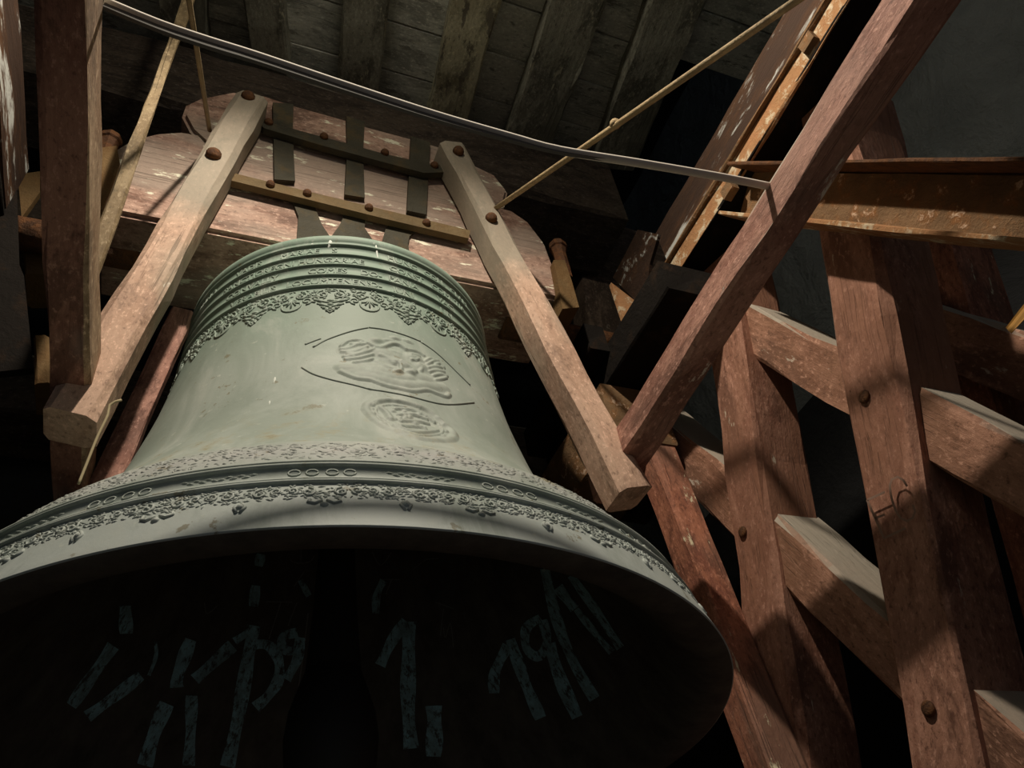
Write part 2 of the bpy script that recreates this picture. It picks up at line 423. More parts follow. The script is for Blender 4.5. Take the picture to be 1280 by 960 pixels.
rough_wall('wall_right', (2.1, -3.4, 0), (0, 6, 0), (0, 0, 6.2), 60, 60, .035, (-1, 0, 0), M['plaster'])
rough_wall('wall_left', (-2.3, 2.6, 0), (0, -6, 0), (0, 0, 6.2), 30, 30, .03, (1, 0, 0), M['shade_black'])
rough_wall('wall_back', (2.1, 2.6, 0), (-4.4, 0, 0), (0, 0, 6.2), 30, 30, .03, (0, -1, 0), M['shade_black'])

tr = box('dark_panel_1', (1.93, -3.4, 0), (2.04, 2.5, 3.62), M['shade_black']); tag(tr, kind='structure')   # black panel added to keep the gaps between the posts dark
roof = box('roof', (-2.6, -3.6, 6.2), (2.4, 2.9, 6.35), M['shade_black']); tag(roof, kind='structure')
# ceiling: boards running along x on slightly rising joists
CP = np.array([.6786, -.2077, 4.8457]); CN = np.array([0, -.29, .957]); SL = np.array([0, .957, .29])
ceiling = empty('ceiling', (0, -.2, 4.95)); tag(ceiling, kind='structure')
up = CN / np.linalg.norm(CN)
base = CP + up * .10; base[0] = 0
pw = .245
for i in range(-9, 3):
    s0 = (-.455 + .2077) / .957 + i * pw
    y_mid = CP[1] + (s0 + pw / 2) * .957
    x1 = 2.05 if y_mid < -.46 else 1.28
    c0 = base + SL * (s0 + pw / 2) + up * .012
    p0 = c0.copy(); p0[0] = -2.2; p1 = c0.copy(); p1[0] = x1
    beam('plank', p0, p1, pw - .007, .024, up, M['plank'], ceiling, c=.003, jit=.0012)
joists = [((297, 0), (318, 52), (360, 0), (352, 60), 'joist', 'dull grey ceiling joist farthest from the steel girder, beside the hanging lath'),
          ((427, 0), (424, 100), (487, 0), (472, 110), 'joist', 'grey-brown flaking ceiling joist between a dull joist and the cream joist'),
          ((565, 0), (537, 130), (625, 0), (590, 140), 'joist_y', 'cream painted ceiling joist with peeling dark patches'),
          ((690, 0), (640, 150), (757, 0), (695, 170), 'joist', 'grey weathered ceiling joist next to the cream painted one'),
          ((815, 0), (745, 190), (883, 0), (800, 195), 'joist', 'grey ceiling joist bordering the dark opening in the boards')]
for a, b_, c_, d, mt, lab in joists:
    o = bar('ceiling_joist', CP, CN, (a, b_), (c_, d), .103, M[mt], ext=(1.1, .10), c=.008, jit=.004)
    tag(o, lab, 'joist', 'joists under the ceiling boards')
for xx, lab in ((-.85, 'dark grey ceiling joist in the corner above the lever beam'), (1.72, 'grey ceiling joist close to the plaster wall, above the girder')):
    q0 = np.array([xx, CP[1] - .957 * 1.6, CP[2] - .29 * 1.6]) + up * .055; q1 = np.array([xx + .12, CP[1] - .957 * .45, CP[2] - .29 * .45]) + up * .055
    if xx < 0: q1 = np.array([xx + .2, .07, CP[2] + .29 * .29]) + up * .055
    if xx < 0:
        tag(beam('ceiling_joist', q0, q1, .18, .10, up, M['joist'], c=.008, jit=.004), lab, 'joist', 'joists under the ceiling boards')
o = beam('cross_beam', (-2.0, .25, 4.68), (1.25, .25, 4.68), .34, .46, (0, 0, 1), M['black_wood'], jit=.006, c=.02)
tag(o, 'blackened cross beam carrying the ceiling joists behind the headstock', 'beam')
# ================================================================== BELL
bell = empty('church_bell', (0, 0, ZR)); tag(bell, 'large grey-green bronze bell with raised inscription and scroll friezes', 'bell')
OUT = [(0, .9965), (.0015, .9995), (.0035, .9990), (.02, .9930), (.04, .9860), (.08, .9710), (.110, .9600), (.1150, .9580),
       (.1160, .9625), (.1195, .9640), (.1225, .9620), (.1235, .9565), (.1252, .9595), (.1285, .9590), (.1300, .9525), (.134, .9510), (.164, .9390),
       (.1648, .9445), (.1690, .9465), (.1725, .9440), (.1737, .9370), (.1755, .9425), (.1800, .9420), (.1820, .9330), (.186, .9300),
       (.21, .914), (.24, .897), (.27, .876), (.290, .860), (.297, .853), (.300, .840),
       (.31, .826), (.35, .794), (.40, .755), (.45, .718), (.50, .686), (.55, .658), (.60, .637), (.65, .621),
       (.70, .608), (.75, .596), (.80, .584), (.85, .573), (.90, .563), (.95, .555), (1.0, .547), (1.05, .540), (1.10, .534), (1.15, .529)]
bead = [1.171, 1.2245, 1.278, 1.3315, 1.385]
def wz(z): return .529 - (z - 1.15) * .045
for bz in bead:
    big = .0015 if bz in (1.171, 1.385) else 0
    r0 = wz(bz)
    OUT += [(bz - .0055 - big, r0 - .001), (bz - .0045 - big, r0 + .0045 + big), (bz - .001, r0 + .006 + big), (bz + .0035 + big, r0 + .004), (bz + .006 + big, r0)]
OUT += [(1.398, .523), (1.408, .527), (1.424, .526), (1.432, .517), (1.437, .50), (1.46, .44), (1.49, .36), (1.505, .30), (1.53, .27), (1.56, .25), (1.60, .22), (1.60, .0005)]
INN = [(0, .9965), (-.001, .994), (-.003, .968), (0, .945), (.006, .925), (.03, .895), (.08, .862), (.14, .830), (.20, .795), (.28, .748), (.36, .700), (.45, .652), (.55, .607),
       (.65, .574), (.75, .552), (.85, .531), (.95, .514), (1.05, .50), (1.15, .488), (1.28, .478), (1.36, .455), (1.41, .39), (1.43, .25), (1.435, .0005)]
def fine(p):
    out = []
    for (z0, r0), (z1, r1) in zip(p, p[1:]):
        k = max(1, int(abs(z1 - z0) / .03))
        for i in range(k): out.append((z0 + (z1 - z0) * i / k, r0 + (r1 - r0) * i / k))
    return out + [p[-1]]
SEG = 224
po = [(r * R_, z * R_) for z, r in fine(OUT)]; pi_ = [(r * R_, z * R_) for z, r in fine(INN)]
V, Fc = lathe(po, SEG)
body = mesh_obj('bell_body', V, Fc, M['bell'], bell, smooth=True)
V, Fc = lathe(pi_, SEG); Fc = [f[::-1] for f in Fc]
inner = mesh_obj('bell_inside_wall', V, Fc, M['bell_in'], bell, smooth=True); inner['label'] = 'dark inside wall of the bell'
OZ = np.array([p[0] for p in OUT]); OR_ = np.array([p[1] for p in OUT])
IZ = np.array([p[0] for p in INN][3:]); IR = np.array([p[1] for p in INN][3:])
def rad_out(z): return np.interp(z, OZ, OR_)
TS = np.linspace(.4, 4.0, 5000)
def onbell(p):
    """pixel -> (theta, z/R) on the outside of the bell"""
    P = CAM + ray(*p)[None] * TS[:, None]; rho = np.hypot(P[:, 0], P[:, 1]) / R_; z = (P[:, 2] - ZR) / R_
    r = np.interp(z, OZ, OR_); r[(z < 0) | (z > 1.43)] = 0
    i = int(np.argmax(rho < r)); return math.atan2(P[i, 1], P[i, 0]), z[i]
def surf(th, z, off=0.0):
    """point in bell coordinates; z in mouth radii, off in metres along the normal"""
    r = rad_out(z) * R_; dr = (rad_out(z + .02) - rad_out(z - .02)) / .04
    n = np.array([1.0, -dr]); n /= np.linalg.norm(n)
    r = r + n[0] * off; return np.array([r * math.cos(th), r * math.sin(th), z * R_ + n[1] * off])
def rib(path, rad, sides=6, off=.0005):
    """raised tube along a list of (theta, z) on the bell"""
    return tube([surf(t, z, off) for t, z in path], rad, sides)
def blob(th, z, a, b_, h, ang=0.0, n=7):
    """flattened relief lump: a,b half sizes (m), h height"""
    V = []; Fc = []
    rows = 4; ca, sa = math.cos(ang), math.sin(ang); r = rad_out(z) * R_
    for j in range(rows):
        q = math.pi / 2 * j / (rows - 1); rr = math.cos(q); hh = math.sin(q)
        for k in range(n):
            w = 2 * math.pi * k / n; u = a * rr * math.cos(w); v = b_ * rr * math.sin(w)
            x_ = u * ca - v * sa; y_ = u * sa + v * ca
            V.append(surf(th + x_ / r, z + y_ / R_, hh * h - .001))
    for j in range(rows - 1):
        for k in range(n): Fc.append((j * n + k, j * n + (k + 1) % n, (j + 1) * n + (k + 1) % n, (j + 1) * n + k))
    return V, Fc
def spiral(th, z, r0, turns, sgn, a0, n=14):
    rr = rad_out(z) * R_; out = []
    for i in range(n):
        t = i / (n - 1); a = a0 + sgn * turns * 2 * math.pi * t; q = r0 * (1 - .86 * t)
        out.append((th + q * math.cos(a) / rr, z + q * math.sin(a) / R_))
    return out
# upper scroll frieze with hanging palmettes
def upper_frieze():
    parts = []; N = 30
    for i in range(N):
        th = math.radians(-104.5) + 2 * math.pi * i / N; big = i % 2 == 0
        z0 = 1.155
        for s in (-1, 1):
            parts.append(rib(spiral(th + s * .045, z0 - .030, .016, 1.4, -s, math.pi / 2), .0024))
            parts.append(rib(spiral(th + s * .080, z0 - .052 if big else z0 - .060, .013, 1.3, s, -math.pi / 2), .0022))
            for k in range(5):
                parts.append(blob(th + s * (.014 + .019 * k), z0 - .012 - .018 * ((k * 2 + i) % 3), .0062, .0032, .0035, rng.uniform(-1, 1)))
        if big:
            for k, (dz, w) in enumerate(((.062, .019), (.082, .015), (.100, .010), (.113, .005))):
                for s in (-1, 0, 1):
                    parts.append(blob(th + s * w * 1.25 / .4, z0 - dz, w * .5, .0055, .005, s * .6))
                parts.append(rib([(th + (u * w * 1.9) / .4, z0 - dz - .012 + abs(u) * .018) for u in np.linspace(-1, 1, 7)], .0021))
        else:
            for s in np.linspace(-1, 1, 5):
                parts.append(rib([(th, z0 - .045), (th + s * .022, z0 - .060), (th + s * .048, z0 - .085 + .02 * abs(s))], .0021))
            parts.append(rib([(th + .052 * math.sin(a), z0 - .075 - .028 * math.cos(a)) for a in np.linspace(-1.9, 1.9, 11)], .0022))
    for k in range(620):
        t = rng.uniform(0, 2 * math.pi); z = 1.158 - abs(rng.normal(0, .024))
        parts.append(blob(t, max(z, 1.09), rng.uniform(.003, .007), rng.uniform(.0018, .0032), .0032, rng.uniform(0, 3.1), 6))
    return merge(parts)
V, Fc = upper_frieze(); mesh_obj('scroll_frieze', V, Fc, M['bell_relief'], bell, True)
# lower scroll frieze on the sound bow and on the ledge
def lower_frieze():
    parts = []; N = 46
    for i in range(N):
        th = 2 * math.pi * i / N
        for s in (-1, 1):
            parts.append(rib(spiral(th + s * .028, .090, .010, 1.3, s, math.pi / 2, 11), .0019, 5))
            parts.append(rib(spiral(th + s * .055, .093, .008, 1.2, -s, -math.pi / 2, 11), .0018, 5))
            parts.append(rib([(th + s * .004, .066), (th + s * .016, .058), (th + s * .027, .063), (th + s * .024, .070)] if i % 2 else
                             [(th + s * .002, .068), (th + s * .009, .058), (th + s * .003, .045)], .0024, 5))
        parts.append(blob(th, .055 if i % 2 else .060, .006, .005, .0045))
    for k in range(5200):
        t = rng.uniform(0, 2 * math.pi); z = rng.uniform(.072, .112)
        parts.append(blob(t, z, rng.uniform(.0025, .0065), rng.uniform(.0012, .0022), .0024, rng.normal(0, .6), 5))
    return merge(parts)
V, Fc = lower_frieze(); mesh_obj('lip_frieze', V, Fc, M['bell_relief'], bell, True)
def ledge_frieze():
    parts = []
    for k in range(4200):
        t = rng.uniform(0, 2 * math.pi); z = rng.uniform(.202, .278)
        parts.append(blob(t, z, rng.uniform(.003, .008), rng.uniform(.0016, .0034), rng.uniform(.0014, .0028), rng.normal(0, .6), 5))
    # leaf sprays and roundels in the narrow band
    for i in range(34):
        th = 2 * math.pi * (i + .35) / 34
        if i % 2:
            for s in (-1, 1):
                for k in range(6): parts.append(blob(th + s * (.006 + .011 * k), .147 + .003 * ((k % 2) * 2 - 1), .0065, .0018, .0032, s * .25, 6))
        else:
            for d in (-.05, -.018, .018, .05):
                parts.append(rib([(th + d + .011 * math.cos(a), .147 + .009 * math.sin(a)) for a in np.linspace(0, 6.283, 11)], .0013, 5))
    return merge(parts)
V, Fc = ledge_frieze(); mesh_obj('ledge_frieze', V, Fc, M['bell_relief'], bell, True)

# inscription: raised Roman capitals between the bead lines
def text_mesh(s, size):
    cu = bpy.data.curves.new('inscription', 'FONT'); cu.body = s; cu.size = size; cu.extrude = .0016; cu.resolution_u = 2
    cu.bevel_depth = .0005; cu.bevel_resolution = 0
    ob = bpy.data.objects.new('tmp', cu); COL.objects.link(ob)
    dg = bpy.context.evaluated_depsgraph_get(); me = bpy.data.meshes.new_from_object(ob.evaluated_get(dg))
    v = np.array([tuple(q.co) for q in me.vertices]) if len(me.vertices) else np.zeros((0, 3)); f = [tuple(p.vertices) for p in me.polygons]
    bpy.data.objects.remove(ob); bpy.data.curves.remove(cu); bpy.data.meshes.remove(me)
    return v, f
lines = [(1.3405, [('ANNO', (247, 395)), ('VADIS', (293, 349)), ('MARIAE', (349, 327)), ('S', (415, 313)), ('HUNC', (484, 330)), ('COLL', (530, 347)), ('CLAM', (566, 385))]),
         (1.287, [('SANCTIO.', (278, 372)), ('REGNI', (328, 347)), ('HUNGARIAE', (371, 334)), ('CONST', (487, 341)), ('COM', (540, 367)), ('TIA', (573, 405))]),
         (1.2335, [('CONVALLY', (282, 382)), ('COMES', (384, 346)), ('DO-', (450, 347)), ('PANIA', (486, 352)), ('VAC', (548, 385))]),
         (1.180, [('VERABILIS', (285, 389)), ('LOCUMTENENS', (356, 361)), ('D-', (462, 358)), ('IUNI', (492, 366)), ('LIN', (552, 400))])]
for z0, words in lines:
    for s, px in words:
        v, f = text_mesh(s, .027)
        th0, _ = onbell(px); r = rad_out(z0 + .02) * R_
        mesh_obj('inscription_word', [surf(th0 + q[0] / r, z0 + q[1] / R_, q[2] * .8 + .0003) for q in v], f, M['bell_relief'], bell)

# lens-shaped emblem and oval seal in relief
def c4(x, y): return (370 + x / 5.333, 390 + y / 5.333)
def path_px(pts, n=None):
    q = smooth_path([onbell(c4(*p)) for p in pts], n or max(6, 4 * len(pts))); return [tuple(a) for a in q]
def relief(name, strokes, lumps, mask_px, nx=150, nz=90, base=0.0, close=False):
    """low relief as a height field on the bell: strokes (polyline px, half width m, height m), lumps (px, a, b, h)"""
    mp = np.array([onbell(c4(*p)) for p in mask_px]); t0, z0 = mp.min(0) - .02; t1, z1 = mp.max(0) + .02
    T = np.linspace(t0, t1, nx); Z = np.linspace(z0, z1, nz); TT, ZZ = np.meshgrid(T, Z)
    r = rad_out((z0 + z1) / 2) * R_; X = TT * r; Y = ZZ * R_ * 1.06
    Hh = np.zeros_like(X)
    for pts, w, h in strokes:
        q = np.array(path_px(pts, 10 * len(pts)) if len(pts) < 40 else pts); qx = q[:, 0] * r; qy = q[:, 1] * R_ * 1.06
        d2 = np.min((X[..., None] - qx) ** 2 + (Y[..., None] - qy) ** 2, axis=2)
        Hh = np.maximum(Hh, h * np.exp(-(d2 / (w * w)) ** 1.3))
    for px, a, b_, h, ang in lumps:
        th, z = onbell(c4(*px)); dx = X - th * r; dy = Y - z * R_ * 1.06; ca, sa = math.cos(ang), math.sin(ang)
        u = (dx * ca + dy * sa) / a; v = (-dx * sa + dy * ca) / b_
        Hh = np.maximum(Hh, h * np.exp(-(u * u + v * v) ** 1.2)) + .25 * h * np.exp(-((u * u + v * v) / 1.6))
    V = [surf(TT[j, i_], ZZ[j, i_], Hh[j, i_] - .0006) for j in range(nz) for i_ in range(nx)]
    flat_ = Hh.ravel(); Fc = []
    for j in range(nz - 1):
        for i_ in range(nx - 1):
            q = (j * nx + i_, j * nx + i_ + 1, (j + 1) * nx + i_ + 1, (j + 1) * nx + i_)
            if max(flat_[k] for k in q) > .0003: Fc.append(q)
    return mesh_obj(name, V, Fc, M['bell_relief'], bell, True)
border = ([(62, 217), (130, 190), (165, 178)], [(115, 235), (190, 192), (270, 160), (380, 125), (480, 105)],
          [(485, 104), (600, 120), (740, 160), (830, 197)], [(832, 200), (920, 260), (1010, 340), (1080, 410), (1160, 490)],
          [(40, 370), (120, 415), (250, 455), (400, 490), (490, 515)], [(490, 515), (700, 550), (930, 607), (1060, 615), (1185, 603)])
for p in border: V, Fc = rib(path_px(p), .0027, 6, -.0004); mesh_obj('emblem_border', V, Fc, M['bell_relief'], bell, True)
st = [(p, .0042, .0042) for p in ([(300, 230), (340, 200), (400, 188), (470, 200)], [(300, 250), (360, 240), (430, 208)], [(305, 268), (390, 265), (475, 235)], [(320, 300), (400, 290), (470, 255)],
          [(330, 318), (420, 308), (510, 285)], [(390, 338), (450, 330), (510, 315)], [(345, 283), (430, 280), (520, 250)], [(370, 215), (420, 218), (480, 212)],
          [(875, 350), (910, 330), (945, 325)], [(880, 375), (920, 365), (965, 370)], [(890, 400), (935, 392), (985, 400)], [(915, 425), (960, 418), (1005, 428)], [(930, 350), (960, 345), (985, 372)],
          [(930, 455), (970, 448), (1000, 440)], [(860, 330), (890, 312), (920, 315)])]
st += [([(480, 210), (520, 232), (560, 242), (600, 228), (640, 215), (690, 222), (730, 250)], .006, .0055), ([(300, 400), (400, 440), (500, 455), (580, 485), (660, 505), (780, 528), (870, 522), (940, 545), (1000, 565), (1020, 550)], .006, .0045),
       ([(300, 370), (400, 378), (520, 405), (640, 432), (760, 440)], .012, .0035), ([(700, 335), (750, 370), (795, 405)], .006, .006), ([(420, 420), (560, 440), (700, 475), (860, 490), (980, 500)], .014, .0035),
       ([(740, 250), (800, 262), (850, 290)], .005, .004), ([(650, 330), (690, 350), (700, 385)], .005, .005), ([(560, 290), (610, 310), (650, 345)], .006, .004), ([(540, 330), (590, 360), (660, 380)], .007, .003),
       ([(770, 320), (800, 325), (815, 318)], .0035, .005), ([(765, 285), (800, 290), (820, 300)], .004, .005), ([(820, 350), (840, 370), (830, 395)], .005, .004)]
lm = [((540, 190), .013, .009, .004, 0), ((590, 275), .030, .016, .004, -.3), ((650, 325), .024, .014, .004, -.3), ((685, 402), .010, .006, .006, 0), ((765, 405), .012, .008, .005, 0), ((725, 360), .018, .010, .005, -.5),
      ((790, 305), .018, .012, .004, 0), ((835, 365), .014, .014, .004, 0), ((640, 265), .018, .009, .003, 0), ((610, 190), .013, .006, .003, 0), ((660, 175), .011, .006, .003, 0), ((745, 195), .012, .006, .003, -.3),
      ((540, 380), .040, .016, .003, -.2), ((860, 440), .030, .014, .003, -.3), ((420, 400), .034, .014, .003, -.2), ((390, 265), .030, .022, .002, 0), ((930, 390), .022, .020, .002, 0)]
o = relief('emblem_figure', st, lm, [(280, 170), (1040, 580), (280, 580), (1040, 170)], 190, 110); o['label'] = 'low relief figure with feathery edges'
oval = [(468, 655), (480, 618), (530, 597), (620, 588), (760, 612), (880, 660), (980, 740), (1045, 800), (1035, 848), (900, 855), (760, 830), (620, 780), (520, 715), (468, 655)]
pp = path_px(oval, 90)
ctr = np.mean([onbell(c4(*p)) for p in oval[:-1]], axis=0)
inn = [tuple(ctr + (np.array(p) - ctr) * .76) for p in pp]
ss = [(pp, .0085, .0048), (inn, .003, .0035)]
ss += [(p, w, .0052) for p, w in (([(650, 760), (720, 785), (800, 806), (870, 806), (945, 797)], .004), ([(560, 640), (600, 670), (630, 715)], .007), ([(655, 650), (760, 655), (850, 690), (920, 740)], .004), ([(680, 690), (780, 690), (870, 720)], .004), ([(700, 730), (800, 735), (880, 750)], .004), ([(700, 765), (790, 770), (860, 775)], .0035))]
ll = []
for k in range(60):
    a = rng.uniform(0, 2 * math.pi); q = .88 if k < 38 else rng.uniform(.1, .6); ex = 755 + 288 * q * math.cos(a) * .97; ey = 722 + 118 * q * math.sin(a) + .30 * (ex - 755)
    ll.append(((ex, min(max(ey, 592), 852)), .0055, .004, .0034, 0))
o = relief('oval_seal', ss, ll, [(450, 575), (1065, 870), (450, 870), (1065, 575)], 230, 120); o['label'] = 'oval seal with rope border'
# droppings and runs on the shoulder
spl = []
for pts, w in (([(413, 298), (412, 304), (409, 311)], .006), ([(391, 303), (389, 306)], .004), ([(470, 305), (472, 320), (472, 331)], .003), ([(344, 470), (342, 482)], .004), ([(337, 500), (337, 508)], .003)):
    q = [onbell(p) for p in pts]; spl.append(rib([tuple(a) for a in smooth_path(q, 6)], [w * .4, w * .9, w, w * .8, w * .6, w * .3], 6, -w * .7))
M['white'], nt, b = new_mat('white_droppings'); b.inputs['Base Color'].default_value = (.72, .74, .68, 1); b.inputs['Roughness'].default_value = .8
for V, Fc in spl: mesh_obj('bird_dropping', V, Fc, M['white'], bell, True)

# chalk numerals and scratches on the inside wall
def inside(p, off=.0025):
    P = CAM + ray(*p)[None] * TS[:, None]; rho = np.hypot(P[:, 0], P[:, 1]) / R_; z = (P[:, 2] - ZR) / R_
    r = np.interp(z, IZ, IR)
    ok = (z > .004) & (rho > r) & (np.arange(len(z)) > 0)
    ins = np.maximum.accumulate((z > .004) & (rho < r))
    ok &= ins
    if not ok.any(): return None
    i = int(np.argmax(ok)); zz = z[i]; th = math.atan2(P[i, 1], P[i, 0]); rr = np.interp(zz, IZ, IR) * R_ - off
    return np.array([rr * math.cos(th), rr * math.sin(th), zz * R_])
def stroke(pts, w):
    q = smooth_path(pts, max(8, int(len(pts) * 5))); V = []; Fc = []
    for i in range(len(q)):
        t = q[min(i + 1, len(q) - 1)] - q[max(i - 1, 0)]; t /= np.linalg.norm(t); nn = np.array([-t[1], t[0]])
        ww = w * (.95 + .12 * math.sin(i * .6 + pts[0][0]))
        row = [inside(q[i] + nn * ww * k) for k in (-.5, -.17, .17, .5)]
        if any(r is None for r in row): continue
        V += row
    for i in range(len(V) // 4 - 1):
        for k in range(3): Fc.append((i * 4 + k, i * 4 + k + 1, i * 4 + k + 5, i * 4 + k + 4))
    return V, Fc
A = lambda x, y: (x / 4, 720 + y / 4)
B = lambda x, y: (320 + x / 4, 720 + y / 4)
Cc = lambda x, y: (460 + x / 3.69, 680 + y / 3.69)
D = lambda x, y: (200 + x / 4.571, 680 + y / 4.571)
chalk = [([A(1268, 250), A(1240, 400), A(1190, 700), A(1135, 955)], 18), ([A(1265, 265), A(1170, 330)], 10),
         ([A(950, 320), A(885, 500), A(880, 560)], 17), ([A(1160, 350), A(970, 520)], 16), ([A(830, 640), A(770, 780), A(720, 950)], 19), ([A(955, 600), A(950, 780), A(940, 950)], 15),
         ([A(620, 150), A(625, 290)], 17), ([A(560, 350), A(470, 480), A(350, 650)], 16), ([A(700, 500), A(560, 610), A(430, 705)], 15), ([A(770, 330), A(775, 400), A(740, 500)], 5),
         ([B(205, 285), B(130, 310), B(140, 370), B(200, 370), B(222, 310)], 12), ([B(222, 310), B(205, 420), B(150, 520)], 13),
         ([B(-10, 345), B(60, 350), B(110, 420), B(110, 520), B(60, 600), B(-5, 660)], 14),
         ([B(750, 225), B(680, 330), B(622, 450)], 14), ([B(765, 230), B(765, 400), B(762, 650), B(778, 865)], 19), ([B(890, 650), B(895, 770), B(890, 905)], 21), ([B(640, 25), B(605, 100), B(600, 190)], 10),
         ([Cc(660, 440), Cc(700, 560), Cc(745, 680), Cc(800, 805)], 15), ([Cc(650, 470), Cc(590, 590), Cc(585, 690)], 14),
         ([Cc(800, 340), Cc(735, 390), Cc(735, 480), Cc(790, 520), Cc(830, 450), Cc(810, 350)], 12), ([Cc(840, 460), Cc(890, 620), Cc(970, 800)], 17),
         ([Cc(820, 110), Cc(870, 330), Cc(950, 540), Cc(1050, 715)], 14), ([Cc(965, 300), Cc(1060, 420), Cc(1130, 500)], 9), ([Cc(940, 145), Cc(1060, 310), Cc(1170, 480)], 11), ([Cc(880, 200), Cc(960, 300)], 14),
         ([D(575, 60), D(560, 130)], 12), ([D(545, 240), D(530, 360)], 13), ([D(800, 210), D(850, 300)], 8)]
for p, w in chalk:
    V, Fc = stroke(p, w)
    if V:
        o = mesh_obj('chalk_stroke', V, Fc, M['chalk'], bell, True)
scr = [([D(740, 90), D(765, 108), D(810, 113), D(860, 100), D(880, 70)], 1.6), ([D(805, 30), D(803, 112)], 1.4), ([D(600, 333), D(755, 335)], 1.2), ([D(690, 335), D(655, 440), D(620, 545)], 1.2), ([D(780, 340), D(730, 470)], 1.2),
       ([D(845, 400), D(815, 650), D(785, 860)], 1.6), ([D(250, 340), D(265, 400), D(330, 350)], 1.0), ([D(820, 165), D(765, 245)], 1.4),
       ([B(620, 20), B(720, 20)], 1.2), ([B(940, 165), B(925, 300)], 1.0), ([B(900, 133), B(990, 165)], 1.0), ([B(940, 260), B(950, 310), B(975, 240), B(990, 360)], 1.0), ([B(680, 20), B(650, 95)], 1.2),
       ([Cc(20, 40), Cc(60, 100), Cc(110, 40)], 1.2), ([Cc(210, 120), Cc(270, 75), Cc(330, 70)], 1.0)]
V, Fc = merge([stroke(p, w) for p, w in scr]); mesh_obj('scratched_writing', V, Fc, M['scratch'], bell)

# clapper
cl = empty('bell_clapper', (0, 0, ZR + 1.05)); tag(cl, 'black iron clapper hanging inside the bell', 'clapper')
prof = [(.0005, 1.02), (.03, 1.02), (.034, .95), (.034, .6), (.045, .3), (.055, .16)]
V, Fc = lathe([(r, z) for r, z in prof][::-1], 20)
sh = mesh_obj('clapper_shaft', [(v[0], v[1], v[2] + ZR) for v in V], Fc, M['clapper'], None, True); keep(sh, cl)
ballp = [(.052, .17), (.066, .13), (.082, .08), (.088, .03), (.083, -.02), (.066, -.055), (.048, -.075)]
V, Fc = lathe(ballp[::-1], 24); o = mesh_obj('clapper_ball', [(v[0], v[1], v[2] + ZR) for v in V], Fc, M['clapper'], None, True); keep(o, cl)
V, Fc = lathe([(.0005, -.17), (.03, -.165), (.042, -.14), (.045, -.1), (.05, -.07)], 20); o = mesh_obj('clapper_tip', [(v[0], v[1], v[2] + ZR) for v in V], Fc, M['clapper'], None, True); keep(o, cl)

# ================================================================== HEADSTOCK
HY = -.15
hs = empty('bell_headstock', (0, 0, 3.45)); tag(hs, 'stepped timber headstock with rounded shoulders, strapped above the bell', 'headstock')
def H(*px): return [aty(p, HY) for p in px]
lowpx = [(128, 262), (122, 235), (125, 205), (140, 186), (165, 172), (195, 165), (225, 163), (250, 167), (258, 176), (285, 220), (588, 292), (614, 255), (640, 262), (662, 277), (682, 303), (694, 335), (702, 374)]
midpx = [(258, 178), (238, 160), (228, 141), (233, 127), (248, 120), (290, 112), (330, 117), (366, 129), (430, 147), (462, 157), (514, 171), (552, 182), (595, 205), (620, 217), (636, 237), (632, 255), (614, 258), (588, 294), (285, 222)]
def slab(name, poly, y0, y1, mat, parent, bev=.012):
    n = len(poly); bm = bmesh.new()
    a = [bm.verts.new((p[0], y0, p[2])) for p in poly]; b2 = [bm.verts.new((p[0], y1, p[2])) for p in poly]
    fs = [bm.faces.new(a), bm.faces.new(b2[::-1])]
    for i in range(n): bm.faces.new((a[i], b2[i], b2[(i + 1) % n], a[(i + 1) % n]))
    bmesh.ops.recalc_face_normals(bm, faces=bm.faces)
    bmesh.ops.bevel(bm, geom=[e for f in fs for e in f.edges], offset=bev, segments=2, affect='EDGES')
    me = bpy.data.meshes.new(name); bm.to_mesh(me); bm.free(); me.materials.append(mat)
    o = bpy.data.objects.new(name, me); COL.objects.link(o); keep(o, parent); return o
slab('lower_timber', H(*lowpx), HY, -HY, M['stock'], hs)
slab('upper_timber', H(*midpx), HY + .004, -HY, M['stock'], hs)
# clamp bars with bolts
def flat(name, px, y, th, mat, parent): return plate(name, [aty(p, y) for p in px], (0, 1, 0), th, mat, parent)
lb = flat('clamp_bar', [(283, 214), (380, 238), (480, 262), (588, 288), (586, 298), (480, 273), (380, 248), (283, 224)], HY - .035, .022, M['iron_brown'], hs); lb['label'] = 'brown lower clamp bar with domed bolts'
for p in ((338, 231), (384, 242), (461, 260), (533, 279)): bolt('bolt', aty(p, HY - .037), (0, -1, 0), .013, .014, lb)
ub = flat('clamp_bar', [(318, 148), (400, 170), (480, 192), (540, 206), (566, 205), (562, 215), (530, 216), (470, 200), (400, 181), (330, 160)], HY - .035, .022, M['iron'], hs); ub['label'] = 'dark upper clamp bar'
for p in ((336, 153), (405, 171), (481, 191), (543, 207)): bolt('bolt', aty(p, HY - .037), (0, -1, 0), .014, .014, ub)
for p in (((341, 128), (367, 130), (366, 168), (369, 226), (343, 224), (342, 165)), ((433, 145), (456, 152), (454, 190), (456, 247), (431, 243), (434, 188)), ((514, 170), (538, 178), (536, 210), (533, 268), (509, 263), (512, 205))):
    flat('hanger_strap', p, HY - .012, .016, M['iron'], hs)
for p in (((352, 240), (366, 252), (373, 270), (371, 300), (372, 318), (408, 318), (414, 298), (402, 280), (395, 262), (390, 247)),
          ((428, 257), (457, 265), (456, 285), (466, 300), (474, 318), (405, 318), (413, 297), (424, 282), (430, 270)),
          ((490, 275), (524, 285), (512, 295), (510, 305), (514, 325), (472, 322), (478, 300), (482, 286))):
    flat('forked_strap', p, HY - .010, .014, M['iron'], hs)
